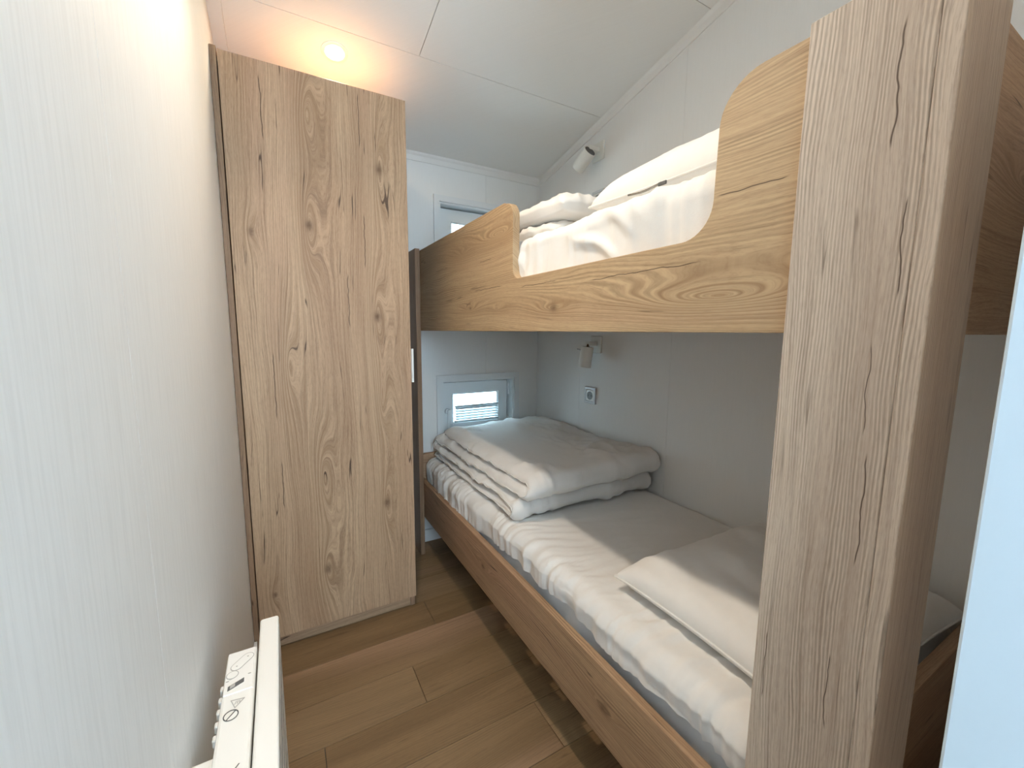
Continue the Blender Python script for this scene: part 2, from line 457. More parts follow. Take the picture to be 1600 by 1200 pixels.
# trims
def sheared(name, pts, y0, y1, mat, label):
    bm = bmesh.new(); lo = [bm.verts.new((x, y0, zc(y0) + o)) for x, o in pts]; hi = [bm.verts.new((x, y1, zc(y1) + o)) for x, o in pts]
    n = len(pts); bm.faces.new(lo); bm.faces.new(list(reversed(hi)))
    for i in range(n): bm.faces.new((lo[i], hi[i], hi[(i + 1) % n], lo[(i + 1) % n]))
    return tag(link(name, bm_mesh(bm, name), mat), label, kind='structure')
sheared('trim_1', [(XR, -.034), (XR - .005, -.034), (XR - .008, -.012), (XR - .014, -.004), (XR - .017, 0), (XR, 0)], Y0, YB, M['trim'], 'white cove strip where ceiling meets the right wall')
tag(prism('trim_2', [(YB, ZB - .034), (YB - .005, ZB - .034), (YB - .008, ZB - .012), (YB - .014, ZB - .004), (YB - .017, zc(YB - .017)), (YB, ZB)], 0, XL + .001, XR - .001, M['trim']), 'white cove strip where ceiling meets the end wall', kind='structure')
sheared('trim_3', [(XL, -.009), (XL + .036, -.009), (XL + .037, 0), (XL, 0)], Y0, YB - .02, M['trim'], 'flat white ceiling strip along the left wall')
tag(box('baseboard_back', .45, XR, YB - .012, YB, 0, .066, M['trim'], None, .002), 'white baseboard under the bunk along the end wall', kind='structure')
tag(box('baseboard_right', XR - .012, XR, Y0, YB - .013, 0, .066, M['trim'], None, .002), 'white baseboard under the bunk along the side wall', kind='structure')
tag(box('baseboard_left', XL, XL + .010, Y0, YW - .005, 0, .066, M['trim'], None, .002), 'white baseboard under the panel heater', kind='structure')

# windows
def window(name, hole, label, low):
    x0, x1, z0, z1 = hole; fy = YB
    w = .028
    root = tag(slab(name, 1, (x0 - w, x1 + w), (z0 - w, z1 + w), fy - .009, fy, [(x0 + .001, x1 - .001, z0 + .001, z1 - .001)], M['pvc']), label, kind='structure')
    # lining of the reveal
    slab('window_frame', 1, (x0 - .001 + .002, x1 - .001), (z0 + .001, z1 - .001), fy + .001, fy + .09, [(x0 + .010, x1 - .010, z0 + .010, z1 - .010)], M['pvc'], root)
    sx0, sx1, sz0, sz1 = x0 + .018, x1 - .022, z0 + .016, z1 - .018
    gx0, gx1, gz0, gz1 = .813, 1.092, z0 + .092, z1 - .080
    sash = slab('sash', 1, (sx0, sx1), (sz0, sz1), fy + .045, fy + .085, [(gx0, gx1, gz0, gz1)], M['pvc'], root)
    bv = sash.modifiers.new('bevel', 'BEVEL'); bv.width = .003; bv.segments = 2; bv.limit_method = 'ANGLE'
    slab('glazing_bead', 1, (gx0 - .0005, gx1 + .0005), (gz0 - .0005, gz1 + .0005), fy + .050, fy + .062, [(gx0 + .006, gx1 - .006, gz0 + .006, gz1 - .006)], M['pvc'], sash)
    box('pane', gx0, gx1, fy + .068, fy + .072, gz0, gz1, M['glass'], sash)
    slab('frame_rebate', 1, (x0 + .001, x1 - .001), (z0 + .001, z1 - .001), fy + .087, fy + .099, [(sx0 + .014, sx1 - .014, sz0 + .014, sz1 - .014)], M['pvc'], root)
    for zz in (sz1 - .05, sz0 + .05):
        lathe('hinge', [(0, 0), (0, .007), (.07, .007), (.07, 0)], (sx1 + .006, fy + .040, zz - .035), (sx1 + .006, fy + .040, zz + .035), M['pvc'], root, 12)
    h = lathe('handle', [(0, 0), (0, .016), (.010, .016), (.012, .012), (.012, 0)], (.783, fy + .0449, (sz0 + sz1) / 2 - .005), (.783, fy, (sz0 + sz1) / 2 - .005), M['pvc'], root, 20)
    box('handle_lever', .776, .791, fy + .018, fy + .028, (sz0 + sz1) / 2 - .115, (sz0 + sz1) / 2 + .008, M['pvc'], root, .003)
    return root, (gx0, gx1, gz0, gz1)
win1, g1 = window('window_1', WIN_LO, 'small white lower window at the foot of the duvet', True)
win2, g2 = window('window_2', WIN_UP, 'small white upper window mostly hidden by the upper bunk rail', False)

# ================================================================== wardrobe
wr = thing('wardrobe', 'tall knotty oak wardrobe with a single door beneath the downlight', 'wardrobe', (XL, YW, 0))
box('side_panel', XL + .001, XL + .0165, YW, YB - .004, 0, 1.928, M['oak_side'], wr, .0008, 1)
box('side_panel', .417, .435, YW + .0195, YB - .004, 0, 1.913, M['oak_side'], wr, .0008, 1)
box('top_panel', XL + .017, .4165, YW + .0195, YB - .004, 1.896, 1.913, M['oak_door'], wr)
box('back_panel', XL + .017, .4165, YB - .012, YB - .005, .05, 1.895, M['oak_door'], wr)
box('plinth', XL + .017, .4165, YW + .026, YW + .042, 0, .056, M['oak_x'], wr)
dr = box('door', XL + .0195, .435, YW, YW + .018, .049, 1.921, M['oak_door'], wr, .0009, 1)
hb = bmesh.new()
add_box(hb, .4355, .4435, YW - .006, YW - .002, .926, 1.053); add_box(hb, .4355, .4385, YW - .002, YW + .016, .926, 1.053)
tag(link('handle', bm_mesh(hb, 'handle'), M['plastic'], dr), 'slim white edge pull')

# ================================================================== bunk bed
bk = thing('bunk_bed', 'knotty oak bunk bed with cut-out guard rail and broad corner posts', 'bunk bed', (XP, .1617, 0))
ZT = 1.484
box('post_board', XP, XP + .022, .1802, .2975, 0, ZT, M['oak_v'], bk, .0009, 1)
box('post_board', XP, .689, .1617, .1800, 0, ZT, M['oak_v'], bk, .0009, 1)
box('post_board', XP, XP + .022, 1.928, YB - .016, 0, 1.496, M['oak_side'], bk, .0009, 1)  # far post: darker oak, shade of the gap beside the wardrobe put into colour
# upper guard rail with its cut-out
def arc(cx, cz_, r, a0, a1, n=8):
    return [(cx + r * math.cos(math.radians(a0 + (a1 - a0) * i / n)), cz_ + r * math.sin(math.radians(a0 + (a1 - a0) * i / n))) for i in range(n + 1)]
zl, zlow = 1.121, 1.2685
pts = [(.188, zl), (YB - .014, zl), (YB - .014, ZT + .004)]
pts += arc(1.051 + .050, ZT - .045, .050 , 85, 180, 8)[0:1] + arc(1.051 + .042, ZT - .042, .042, 90, 180, 8)
pts += arc(1.051 - .032, zlow + .032, .032, 0, -90, 8)
pts += arc(.428 + .055, zlow + .055, .055, -90, -180, 10)
pts += arc(.426 - .062, ZT - .062, .062, 0, 90, 10)
pts += [(.188, ZT)]
rail = prism('guard_rail', pts, 0, XRAIL, XRAIL + .022, M['oak_h'], bk, .0012)
box('end_rail', XRAIL + .0225, XR - .003, .1803, .2020, zl, ZT, M['oak_x'], bk, .0009, 1)
box('end_rail', XRAIL + .0225, XR - .003, YB - .036, YB - .014, zl, 1.30, M['oak_x'], bk, .0009, 1)
box('base_board', XRAIL + .0225, XR - .003, .2025, YB - .037, 1.128, 1.146, M['oak_x'], bk)
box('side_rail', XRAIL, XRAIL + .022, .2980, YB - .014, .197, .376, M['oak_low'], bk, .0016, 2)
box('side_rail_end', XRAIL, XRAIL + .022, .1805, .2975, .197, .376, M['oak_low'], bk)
box('end_rail', XRAIL + .0225, XR - .003, .2220, .2440, .197, .490, M['oak_x'], bk, .0016, 2)
box('end_rail', XRAIL + .0225, XR - .003, YB - .036, YB - .014, .197, .492, M['oak_x'], bk, .0016, 2)
for i in range(13):
    yy = .30 + i * .133
    box('slat', XRAIL + .0225, XR - .003, yy, yy + .07, .300, .316, M['oak_x'], bk)
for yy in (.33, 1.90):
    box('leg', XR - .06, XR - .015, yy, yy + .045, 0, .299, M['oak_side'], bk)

# ================================================================== bedding
def rounded_box(x0, x1, y0, y1, z0, z1, r, step, disp, skip_bottom=True, zbot=None):
    """shell of a soft box: each vertex pushed onto a rounded box then displaced by disp(p, n)"""
    bm = bmesh.new(); cache = {}
    def put(p):
        k = (round(p[0], 5), round(p[1], 5), round(p[2], 5))
        if k in cache: return cache[k]
        v = Vector(p)
        c = Vector((min(max(v.x, x0 + r), x1 - r), min(max(v.y, y0 + r), y1 - r), min(max(v.z, z0 + r), z1 - r)))
        d = v - c
        n = d.normalized() if d.length > 1e-9 else Vector((0, 0, 1))
        q = c + n * r
        if p[2] <= z0 + r + 1e-6: # lower skirt hangs straight down
            hn = Vector((d.x, d.y, 0)); hn = hn.normalized() if hn.length > 1e-9 else Vector((0, 0, 0))
            q = Vector((c.x, c.y, p[2])) + hn * r; n = hn if hn.length else n
        cache[k] = bm.verts.new(disp(q, n)); return cache[k]
    def lin(a, b): 
        n = max(1, int(round((b - a) / step))); return [a + (b - a) * i / n for i in range(n + 1)]
    Xs, Ys, Zs = lin(x0, x1), lin(y0, y1), lin(z0, z1)
    def grid(f, A, B):
        for i in range(len(A) - 1):
            for j in range(len(B) - 1):
                q = [put(f(A[i], B[j])), put(f(A[i + 1], B[j])), put(f(A[i + 1], B[j + 1])), put(f(A[i], B[j + 1]))]
                if len(set(q)) == 4: bm.faces.new(q)
    grid(lambda a, b: (a, b, z1), Xs, Ys)
    grid(lambda a, b: (x0, a, b), Ys, Zs); grid(lambda a, b: (x1, a, b), Ys, Zs)
    grid(lambda a, b: (a, y0, b), Xs, Zs); grid(lambda a, b: (a, y1, b), Xs, Zs)
    if not skip_bottom: grid(lambda a, b: (a, b, z0), Xs, Ys)
    return bm
def soft(name, bm, mat, parent):
    bmesh.ops.remove_doubles(bm, verts=bm.verts, dist=1e-5)
    return link(name, bm_mesh(bm, name), mat, parent, True)
def ridged(x): return 1 - abs(2 * (x - math.floor(x)) - 1)

def mattress(loc_y, x0, x1, y0, y1, z0, z1, label, seed, mat, upper=False):
    t = thing('mattress', label, 'mattress', ((x0 + x1) / 2, (y0 + y1) / 2, z0))
    box('core', x0 + .012, x1 - .002, y0 + .012, y1 - .008, z0, z1 - .02, M['matt'], t, .02, 3)
    def disp(p, n):
        fr = math.exp(-max(0, p.x - x0) / (.15 if not upper else .05))
        ph = p.y * 15 + 1.8 * nz(p.y * 3 + seed, p.x * 2.6, seed) + p.x * 5
        fold = (1 - abs(nz(ph, p.x * 3.0, seed + 2)) * 2.2) * sstep(nz(p.y * 3.1, p.x * 4.0, seed + 5), -.35, .25)
        fold2 = 1 - abs(nz(p.y * 31 + p.x * 11 + 2 * nz(p.y * 6, p.x * 5, seed), p.x * 6, seed + 8)) * 2.4
        fine = nz(p.y * 52 + seed, p.x * 6 + p.z * 9, 3)
        h = .013 * max(0, fold) * (0.14 + .95 * fr) + .0085 * max(0, fold2) * fr + .0022 * fine * fr + .0022 * nz(p.x * 9, p.y * 8, seed)
        if upper: h *= .35
        if upper: # diagonal pulls on the front of the upper sheet
            d = (p.y * .75 - (p.z - z0) * .9)
            h += .011 * max(0, 1 - 2.3 * abs(nz(d * 13 + 1.6 * nz(p.y * 4, p.z * 4, seed), (p.y + p.z) * 2.5, seed))) * fr * sstep(nz(p.y * 5, p.z * 6, 3), -.4, .3)
        q = p + n * h
        # gathers on the front skirt, hem waves
        if p.x < x0 + .06 and p.z < z1 - .03:
            dn = (z1 - .03 - p.z) / (z1 - .03 - z0)
            q.x -= .005 * dn * nz(p.y * 34, seed, 5) + .004 * nz(p.y * 9, p.z * 12, seed) - .010 * dn * (0.5 + 0.5 * nz(p.y * 4, 3, seed))
            if not upper: q.z += dn * (.078 + .030 * nz(p.y * 5.5, 1.0, seed + 7) - .05 * sstep(p.y, 1.0, 1.6))
        return q
    bm = rounded_box(x0, x1, y0, y1, z0, z1, .045 if not upper else .035, .0075, disp)
    soft('fitted_sheet', bm, mat, t)
    return t
mt_lo = mattress(0, .626, XR - .004, .250, YB - .040, .3165, .474, 'thin mattress under a wrinkled white sheet on the lower bunk', 3.1, M['sheet'])
mt_up = mattress(0, .620, XR - .004, .208, YB - .042, 1.1465, 1.385, 'mattress in a white terry sheet on the upper bunk', 8.4, M['towel'], True)
# little care label hanging at the far corner of the lower sheet
bm = bmesh.new()
add_prism(bm, [(1.895, .352), (1.930, .356), (1.925, .338), (1.885, .340)], 0, .6135, .6145)
bmesh.ops.rotate(bm, verts=bm.verts, cent=(.614, 1.9, .35), matrix=Matrix.Rotation(.5, 3, 'Z'))
link('care_label', bm_mesh(bm, 'care_label'), M['plastic'], mt_lo)

def folded_duvet(label, x0, x1, yn, yf, z0, sp, layers, seed, xoff, cat='duvet', wr=.006, nearoff=None, pinch=10):
    """one quilt folded in a zig-zag: a thick strip swept along a serpentine path in the y-z plane"""
    t = thing('duvet', label, cat, ((x0 + x1) / 2, (yn + yf) / 2, z0))
    path = []; H = sum(sp); zz = z0
    for i in range(layers):
        R = sp[i] / 2; z = zz + R; zz += sp[i]
        near = yn + (nearoff[i] if nearoff else 0)
        ya, yb_ = (yf, near) if i % 2 == 0 else (near, yf)
        n = 46
        path += [(ya + (yb_ - ya) * k / n, z, i, R) for k in range(n + 1)]
        if i < layers - 1:
            cy = yb_; sgn = -1 if i % 2 == 0 else 1
            for k in range(1, 7):
                a = -math.pi / 2 + math.pi * k / 7
                Rn = (sp[i] + sp[i + 1]) / 4
                path.append((cy + sgn * Rn * math.cos(a) * 1.3, z + Rn + Rn * math.sin(a), i + k / 7, Rn * .98))
    N = len(path); Mx = 84
    nor = []
    for i in range(N):
        a, b = path[max(i - 1, 0)], path[min(i + 1, N - 1)]
        d = Vector((0, b[0] - a[0], b[1] - a[1])).normalized(); nor.append(Vector((0, -d.z, d.y)))
    bm = bmesh.new(); top, bot = [], []
    L = 0.0
    for i, (y, z, li, R) in enumerate(path):
        if i: L += math.hypot(y - path[i - 1][0], z - path[i - 1][1])
        rt, rb = [], []
        xo = xoff[int(min(layers - 1, li))] * (1 - (li % 1)) + (xoff[min(layers - 1, int(li) + 1)] * (li % 1) if li % 1 else 0)
        xl = x0 + xo + .014 * nz(L * 5, seed) + .006 * nz(L * 17, seed); xr_ = x1 + .012 * nz(L * 4, seed + 4)
        endt = min(1, sstep(i, -1, 5)) * min(1, sstep(N - 1 - i, -1, 5))
        for j in range(Mx + 1):
            w = -1 + 2 * j / Mx
            w = math.copysign(1 - (1 - abs(w)) ** 1.35, w)
            x = xl + (xr_ - xl) * (w + 1) / 2
            pr = max(0.0, 1 - abs(w) ** pinch) ** .5
            h = R * 1.02 * pr * (.35 + .65 * endt)
            h *= 1 - .16 * max(0, nz(L * 9 + seed, x * 6)) - .10 * abs(nz(L * 26, x * 20, seed)) * (1 - pr * .6)
            ed = math.exp(-(1 - abs(w)) * 7)
            lf = (z - z0) / H
            wk_ = nz(x * 2.4, y * 2.4, seed + 3) * 1.5
            rdg = max(0, 1 - 2.4 * abs(nz(x * 9 + y * 6 + wk_, y * 5 - x * 3 + wk_, seed + 1))) * .8 + max(0, 1 - 2.6 * abs(nz(x * 20 - y * 9 + wk_, y * 11, seed + 6))) * .4
            puff = wr * rdg * sstep(nz(x * 4, y * 4, seed + 12), -.4, .3)
            wv = .35 * wr * nz(x * 5, y * 4, seed + li) + .6 * wr * ed * nz(L * 34, seed, 2)
            sag = -.022 * lf * math.exp(-((w + 1) * 6)) + (.020 * nz(x * 2.6, y * 2.4, seed + 9) - .03 * max(0, y - (yn + yf) / 2) * 0) * lf
            c = Vector((x, y, z + sag)) + nor[i] * wv * (.2 if li == 0 else 1)
            outer = sstep(lf, .55, .85) if abs(li - round(li)) < .01 else 1.0
            rt.append(bm.verts.new(c + nor[i] * (h + puff * pr * (outer if nor[i].z > 0 else (1 - li % 1 if False else outer))))); rb.append(bm.verts.new(c - nor[i] * (h + (puff * pr if nor[i].z < 0 else 0))))
        top.append(rt); bot.append(rb)
    for i in range(N - 1):
        for j in range(Mx):
            bm.faces.new((top[i][j], top[i][j + 1], top[i + 1][j + 1], top[i + 1][j]))
            bm.faces.new((bot[i][j], bot[i + 1][j], bot[i + 1][j + 1], bot[i][j + 1]))
    for i in range(N - 1):
        bm.faces.new((top[i][0], top[i + 1][0], bot[i + 1][0], bot[i][0])); bm.faces.new((top[i][Mx], bot[i][Mx], bot[i + 1][Mx], top[i + 1][Mx]))
    for e in (0, N - 1):
        for j in range(Mx): bm.faces.new((top[e][j], bot[e][j], bot[e][j + 1], top[e][j + 1]))
    lp = [((top[i][0].co + bot[i][0].co) / 2 + Vector((-.001, 0, 0))) for i in range(0, N, 1)]
    soft('quilt', bm, M['duvet'], t)
    tube('piping', lp, .0022, M['duvet'], t, 6)
    return t
folded_duvet('white duvet folded in flat layers on the lower bunk', .655, XR - .012, 1.160, 1.955, .486, (.036, .036, .042, .042), 4, 2.7, (.0, .006, .020, .050), wr=.019, nearoff=(.02, .02, -.015, -.01))
def puff(cx, cy, z0, hx, hy, T, seed, pleat=.010, n=70):
    """closed plump slab with gathered edges, flat underneath"""
    bm = bmesh.new(); G = [[], []]
    for s_ in (0, 1):
        for i in range(n + 1):
            row = []
            for j in range(n + 1):
                u, v = -1 + 2 * i / n, -1 + 2 * j / n
                u = math.copysign(1 - (1 - abs(u)) ** 1.7, u); v = math.copysign(1 - (1 - abs(v)) ** 1.7, v)
                k = (max(0, 1 - abs(u) ** 7) * max(0, 1 - abs(v) ** 7)) ** .42
                a = math.atan2(v, u); e = max(abs(u), abs(v))
                rr = 1 - .055 * (abs(u) * abs(v)) ** 3
                x, y = hx * u * rr, hy * v * rr
                g = max(0, 1 - 2.3 * abs(nz(a * 6.5 + seed, e * 1.6, seed))) + .6 * max(0, 1 - 2.3 * abs(nz(a * 15, e * 2.5, seed + 3)))
                edge = sstep(e, .45, .97)
                wob = .5 * nz(x * 6, y * 6, seed) + .4 * nz(x * 13, y * 13, seed + 5)
                if s_:
                    z = T * (.30 + .70 * k) + k * (pleat * g * edge + .014 * wob) if k > 0 else T * .30
                    bulge = 1 + .05 * (k ** .5) * (1 - k) * (.4 + g)
                    x *= bulge; y *= bulge
                else:
                    z = T * .30 * (1 - k ** .6)
                row.append(bm.verts.new((cx + x, cy + y, z0 + z)))
            G[s_].append(row)
    for s_ in (0, 1):
        for i in range(n):
            for j in range(n): bm.faces.new((G[s_][i][j], G[s_][i + 1][j], G[s_][i + 1][j + 1], G[s_][i][j + 1]))
    return bm
du = thing('duvet', 'plump white duvet bundled on the upper bunk', 'duvet', (1.0, 1.36, 1.392))
soft('quilt', puff(1.000, 1.365, 1.392, .305, .365, .066, 6.1), M['duvet'], du)
soft('quilt_fold', puff(1.005, 1.340, 1.444, .312, .385, .073, 9.3, .012), M['duvet'], du)

def pillow(label, cx, cy, z0, hx, hy, T, seed, mat, rotz=0, tiltx=0.0, flat=.5):
    t = thing('pillow', label, 'pillow', (cx, cy, z0))
    n = 44; bm = bmesh.new(); G = [[], []]
    for s in (0, 1):
        for i in range(n + 1):
            row = []
            for j in range(n + 1):
                u, v = -1 + 2 * i / n, -1 + 2 * j / n
                u = math.copysign(1 - (1 - abs(u)) ** 1.3, u); v = math.copysign(1 - (1 - abs(v)) ** 1.3, v)
                k = (max(0, (1 - u ** 4)) * max(0, (1 - v ** 4))) ** .42
                pin = 1 - .045 * (1 - v * v) * abs(u) ** 3; pin2 = 1 - .045 * (1 - u * u) * abs(v) ** 3
                x, y = hx * u * pin, hy * v * pin2
                edge = 1 - k
                w = (.009 * nz(x * 9 + seed, y * 7, seed) + .006 * max(0, 1 - 2.5 * abs(nz(x * 16 + 1.5 * nz(x * 3, y * 3, seed), y * 3.5, seed + 2)))) * k + .006 * edge * nz(math.atan2(v, u) * 9, (abs(u) + abs(v)) * 2, seed) * (k ** .5 * 1.8)
                z = (T * k + w) if s else (-T * flat * k)
                row.append(bm.verts.new((x, y, z + T * flat)))
            G[s].append(row)
    for s in (0, 1):
        for i in range(n):
            for j in range(n):
                bm.faces.new((G[s][i][j], G[s][i + 1][j], G[s][i + 1][j + 1], G[s][i][j + 1]))
    R = Matrix.Translation((cx, cy, z0)) @ Matrix.Rotation(rotz, 4, 'Z') @ Matrix.Rotation(tiltx, 4, 'Y')
    bmesh.ops.transform(bm, matrix=R, verts=bm.verts)
    soft('pillow_case', bm, mat, t)
    # stitched rim
    rim = []
    for k in range(0, 4 * n):
        sd, q = divmod(k, n); i, j = ((q, 0), (n, q), (n - q, n), (0, n - q))[sd]
        u, v = -1 + 2 * i / n, -1 + 2 * j / n
        u = math.copysign(1 - (1 - abs(u)) ** 1.3, u); v = math.copysign(1 - (1 - abs(v)) ** 1.3, v)
        rim.append(R @ Vector((hx * u * (1 - .045 * (1 - v * v) * abs(u) ** 3), hy * v * (1 - .045 * (1 - u * u) * abs(v) ** 3), T * flat)))
    rim.append(rim[0])
    tube('seam', rim, .0028, mat, t, 6)
    return t
pillow('flat white pillow lying on the lower bunk behind the post', .992, .478, .480, .292, .232, .066, 1.7, M['duvet'], rotz=-.03, flat=.5)
pu = pillow('plump white pillow lying on the upper bunk', 1.000, .565, 1.391, .322, .262, .100, 4.9, M['duvet'], rotz=.0, flat=.30)
z_ = [(.6715, .690 - i * .0110, 1.4120 - .004 * math.sin(i * .4)) for i in range(9)]
zp = tube('zip', z_, .0022, M['chrome'], pu, 8)
box('zip_pull', .666, .670, .586, .606, 1.405, 1.412, M['print'], pu, .001, 1)

# ================================================================== lamps and sockets on the right wall
def wall_lamp(label, py, pz, top, bottom, lever):
    t = thing('wall_lamp', label, 'lamp', (XR, py, pz), 'reading lamps on the bunk wall')
    box('base_plate', XR - .011, XR - .0005, py - .038, py + .038, pz - .040, pz + .040, M['lampwhite'], t, .003)
    tp, bt = Vector(top), Vector(bottom); ax = (bt - tp).normalized()
    box('arm', tp.x + .004, XR - .011, py - .015, py + .015, pz - .006, pz + .014, M['lampwhite'], t, .003)
    jt = tp + ax * .012
    a0 = Vector((tp.x + .012, py, pz + .004))
    tube('joint', [a0, a0 + (jt - a0) * .5, jt], .0075, M['chrome'], t, 14)
    ln = (bt - tp).length
    sh = lathe('shade', [(.004, 0), (.004, .0265), (0, .0275), (0, .0295), (.003, .0300), (ln - .002, .0300), (ln, .0290), (ln, .0275), (ln - .02, .0265), (.012, .0265), (.012, 0)], tp, bt, M['lampwhite'], t, 36)
    lathe('cap', [(0, 0), (0, .0255), (.003, .0255), (.003, 0)], tp + ax * .0005, bt, M['print'], sh, 28)
    lathe('bulb', [(0, 0), (0, .018), (.012, .022), (.016, .015), (.018, 0)], bt - ax * .03, bt, M['plastic'], sh, 20)
    lv = tp + ax * .018
    tube('switch_lever', [lv + Vector((0, .028, 0)), lv + Vector((-.002, .050, .002)), lv + Vector((-.004, .068, .005))], .0018, M['chrome'], t, 8)
    return t
wall_lamp('white cylinder reading lamp tilted away from the wall above the upper bunk', 1.558, 1.937, (XR - .074, 1.534, 1.919), (XR - .080, 1.612, 1.868), True)
wall_lamp('white cylinder reading lamp hanging straight down under the upper bunk', 1.530, 1.062, (XR - .062, 1.527, 1.052), (XR - .070, 1.535, .956), True)
def socket(label, py, pz):
    t = thing('power_socket', label, 'socket', (XR, py, pz), 'sockets on the bunk wall')
    h = .0405
    fr = slab('frame', 0, (py - h, py + h), (pz - h, pz + h), XR - .010, XR - .0003, [(py - .0275, py + .0275, pz - .0275, pz + .0275)], M['silver'], t)
    b = fr.modifiers.new('bevel', 'BEVEL'); b.width = .003; b.segments = 3; b.limit_method = 'ANGLE'
    box('insert', XR - .0085, XR - .0004, py - .027, py + .027, pz - .027, pz + .027, M['plastic'], t, .001)
    w = lathe('well', [(0, .0205), (.0012, .0205), (.0012, .0190), (.0004, .0185), (.0004, 0)], (XR - .0086, py, pz), (XR - .05, py, pz), M['socketwell'], t, 32)
    for s in (-1, 1):
        lathe('contact_hole', [(0, 0), (0, .0028), (.0006, .0028), (.0006, 0)], (XR - .0091, py + s * .0095, pz), (XR - .05, py + s * .0095, pz), M['darkgap'], w, 12)
    return t
socket('square silver socket under the lower reading lamp', 1.562, .812)
socket('square socket half hidden behind the upper bunk pillow', 1.552, 1.728)

# ================================================================== blind in the lower window
def blind(label, g, ztop, n, zbot):
    gx0, gx1, gz0, gz1 = g
    t = thing('window_blind', label, 'blind', ((gx0 + gx1) / 2, YB + .040, zbot))
    ya, yb_ = YB + .028, YB + .040
    box('top_rail', gx0 + .008, gx1 - .006, ya, yb_ + .003, ztop - .009, ztop, M['blindrail'], t, .002)
    d = (ztop - .010 - zbot - .012) / n
    for i in range(n):
        za = zbot + .012 + i * d
        prism('slat', [(ya, za + d * .50), (yb_, za + d * .95), (yb_, za + d * .70), (ya, za + d * .18)], 0, gx0 + .012, gx1 - .010, M['blind'], t)
    box('bottom_rail', gx0 + .006, gx1 - .004, ya, yb_ + .003, zbot, zbot + .011, M['blindrail'], t, .002)
    for xx in (gx0 + .010, gx1 - .012):
        tube('cord', [(xx, yb_ + .0035, zbot), (xx, yb_ + .0035, (zbot + gz1) / 2), (xx, yb_ + .0035, gz1 + .004)], .0009, M['pvc'], t, 6)
    for xx in (gx0 - .001, gx1 + .001):
        box('bracket', xx - .006, xx + .006, YB + .030, YB + .0448, zbot - .012, zbot + .006, M['pvc'], t, .002)
    return t
blind('pale pleated blind drawn over the lower half of the lower window', g1, .716, 5, .622)
blind('pale pleated blind in the upper window behind the guard rail', g2, 1.60, 6, 1.508)

# ================================================================== ceiling downlights
def downlight(label, x, y, e, col, spread):
    zz = zc(y); nrm = Vector((0, -SLOPE, -1)).normalized()
    c = Vector((x, y, zz))
    t = thing('ceiling_downlight', label, 'lamp', c, 'recessed ceiling downlights')
    p1 = c + nrm
    lathe('rim', [(0, .0425), (.003, .0425), (.0045, .038), (.0045, .031), (.002, .029), (0, .0288)], c, p1, M['trim'], t, 40)
    lathe('lens', [(0, 0), (0, .0287), (.0022, .0287), (.0028, .014), (.0030, 0)], c - nrm * .0006, p1, M['bulb'], t, 32)
    l = bpy.data.lights.new('downlight_beam', 'AREA'); l.shape = 'DISK'; l.size = .055; l.energy = e; l.color = col; l.spread = math.radians(spread)
    o = bpy.data.objects.new('downlight_beam', l); o.parent = t
    o.location = nrm * .006
    o.rotation_euler = nrm.to_track_quat('-Z', 'Y').to_euler()
    COL.objects.link(o)
    return t
downlight('lit round downlight in the ceiling above the wardrobe', *LIGHTS[0], GLOW_E, LAMP_WARM, 175)
downlight('round downlight in the ceiling near the doorway', *LIGHTS[1], ROOM_E, WARM, 125)

# ================================================================== panel heater on the left wall
ht = thing('panel_heater', 'white electric panel heater mounted low on the left wall', 'heater', (XL, .45, .2))
HY0, HZ0, HZ1 = .06, .19, .600
# front plate: frame with louvred openings
FX0, FX1 = -.0555, -.0265
HYF, HYB = .822, .762
fp = slab('front_frame', 0, (HY0, HYF), (HZ0, HZ1), FX0, FX1, [(HY0 + .014, HYF - .014, HZ0 + .014, HZ1 - .014)], M['heater'], ht)
b = fp.modifiers.new('bevel', 'BEVEL'); b.width = .004; b.segments = 3; b.limit_method = 'ANGLE'
box('grille_backing', FX0 + .004, FX1 - .0002, HY0 + .0142, HYF - .0142, HZ0 + .0142, HZ1 - .0142, M['darkgap'], fp)
rows_, cols_ = 6, 9
gy0, gy1, gz0_, gz1_ = HY0 + .0145, HYF - .0145, HZ0 + .0145, HZ1 - .0145
for i in range(rows_):
    for k in range(cols_):
        za, zb_ = gz0_ + i * (gz1_ - gz0_) / rows_, gz0_ + (i + 1) * (gz1_ - gz0_) / rows_
        ya, yb_ = gy0 + k * (gy1 - gy0) / cols_, gy0 + (k + 1) * (gy1 - gy0) / cols_
        box('grille_plate', FX1 - .0002, FX1 - .0001, ya + .0035, yb_ - .0035, za + .0070, zb_ - .0070, M['heater'], fp)
bd = box('body', -.099, FX0 - .0025, HY0 + .01, HYB, HZ0 + .02, HZ1 - .006, M['heater'], ht, .004)
TZ = HZ1 - .006
cp = box('control_panel', -.0975, FX0 - .005, .668, HYB - .004, TZ - .004, TZ + .0012, M['plastic'], ht, .0011, 2)
def pad(name, pts, z0, z1, mat, par): return prism(name, pts, 2, z0, z1, mat, par)
def oval(cx, cy, rx, ry, n=20): return [(cx + rx * math.cos(k * math.tau / n), cy + ry * math.sin(k * math.tau / n)) for k in range(n)]
def capsule(a, b_, r, n=8):
    a, b_ = Vector(a), Vector(b_); d = (b_ - a).normalized(); ang = math.atan2(d.y, d.x)
    return [tuple(b_ + Vector((math.cos(ang - math.pi / 2 + math.pi * k / n), math.sin(ang - math.pi / 2 + math.pi * k / n))) * r) for k in range(n + 1)] + \
           [tuple(a + Vector((math.cos(ang + math.pi / 2 + math.pi * k / n), math.sin(ang + math.pi / 2 + math.pi * k / n))) * r) for k in range(n + 1)]
pad('button_outline', capsule((-.084, .722), (-.070, .738), .0085), TZ + .0013, TZ + .0018, M['greyprint'], cp)
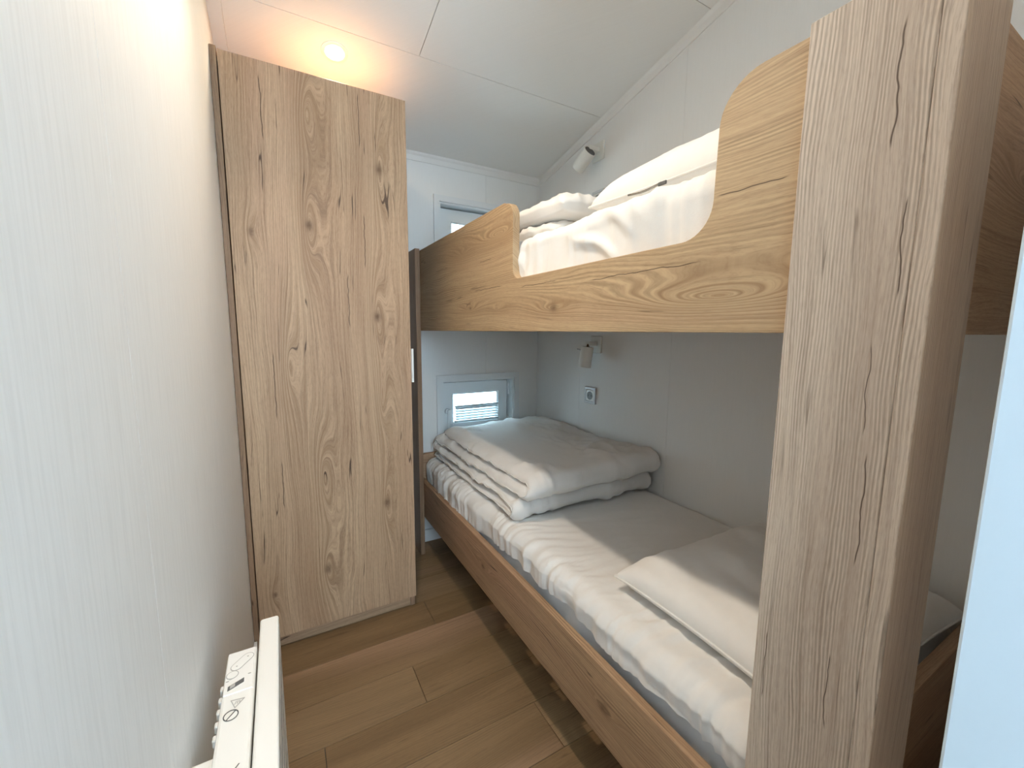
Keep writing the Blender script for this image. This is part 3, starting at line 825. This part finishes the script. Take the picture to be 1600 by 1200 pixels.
pad('button', capsule((-.084, .722), (-.070, .738), .0074), TZ + .0013, TZ + .0019, M['plastic'], cp)
for (bx, by) in ((-.084, .722), (-.070, .738)):
    pad('button_mark', oval(bx, by, .0012, .0012, 8), TZ + .0020, TZ + .0022, M['greyprint'], cp)
pad('button_outline', oval(-.0885, .706, .0082, .0082), TZ + .0013, TZ + .0018, M['greyprint'], cp)
pad('button', oval(-.0885, .706, .0071, .0071), TZ + .0013, TZ + .0019, M['plastic'], cp)
pad('display', [(-.0925, .6745), (-.0725, .6840), (-.0725, .6925), (-.0925, .6830)], TZ + .0013, TZ + .0019, M['print'], cp)
pad('display_segment', [(-.0895, .6770), (-.0835, .6797), (-.0835, .6860), (-.0895, .6832)], TZ + .0020, TZ + .0023, M['greyprint'], cp)
for (mx_, my) in ((-.094, .695), (-.066, .698), (-.090, .698)):
    pad('indicator_mark', oval(mx_, my, .0022, .0011, 8), TZ + .0013, TZ + .0016, M['greyprint'], cp)
def ring2(name, outer, inner, z, mat, par):
    bm = bmesh.new(); n = len(outer)
    for zz in (z, z + .0004):
        o_ = [bm.verts.new((*p, zz)) for p in outer]; i_ = [bm.verts.new((*p, zz)) for p in inner]
        for k in range(n): bm.faces.new((o_[k], o_[(k + 1) % n], i_[(k + 1) % n], i_[k]))
    return link(name, bm_mesh(bm, name), mat, par)
tri = lambda c, r: [(c[0] + r * math.cos(a), c[1] + r * math.sin(a)) for a in (math.radians(20), math.radians(140), math.radians(260))]
ring2('warning_sign', tri((-.079, .649), .0105), tri((-.079, .649), .0085), TZ + .0002, M['greyprint'], bd)
for k in range(3):
    pad('warning_sign_mark', [(-.082 + k * .003, .646), (-.081 + k * .003, .646), (-.079 + k * .002, .651), (-.080 + k * .002, .651)], TZ + .0002, TZ + .0005, M['greyprint'], bd)
ring2('no_cover_sign', oval(-.0845, .6285, .0092, .0092, 28), oval(-.0845, .6285, .0078, .0078, 28), TZ + .0002, M['print'], bd)
pad('no_cover_bar', [(-.0903, .6222), (-.0893, .6215), (-.0787, .6348), (-.0797, .6355)], TZ + .0002, TZ + .0006, M['print'], bd)
pad('maker_mark', [(-.0800, .5350), (-.0790, .5340), (-.0690, .5475), (-.0700, .5480)], TZ + .0002, TZ + .0006, M['print'], bd)
pad('maker_mark', [(-.0800, .5350), (-.0790, .5345), (-.0840, .5290), (-.0850, .5297)], TZ + .0002, TZ + .0006, M['print'], bd)
for i in range(5):
    yy = .612 + i * .022
    box('rear_vent_rib', -.1050, -.0992, yy, yy + .010, TZ - .026, TZ - .014, M['plastic'], ht, .0015, 1)
for yy in (.585, .20):
    box('bracket', XL + .0005, -.0993, yy - .012, yy + .012, HZ0 + .08, HZ1 - .030, M['plastic'], ht, .002)
tube('power_cable', [(-.1105, .56, .555), (-.113, .53, .548), (-.114, .48, .520), (-.114, .42, .47), (-.113, .36, .38), (-.112, .32, .27), (-.112, .30, .12), (-.110, .29, .07)], .0042, M['plastic'], ht, 10)
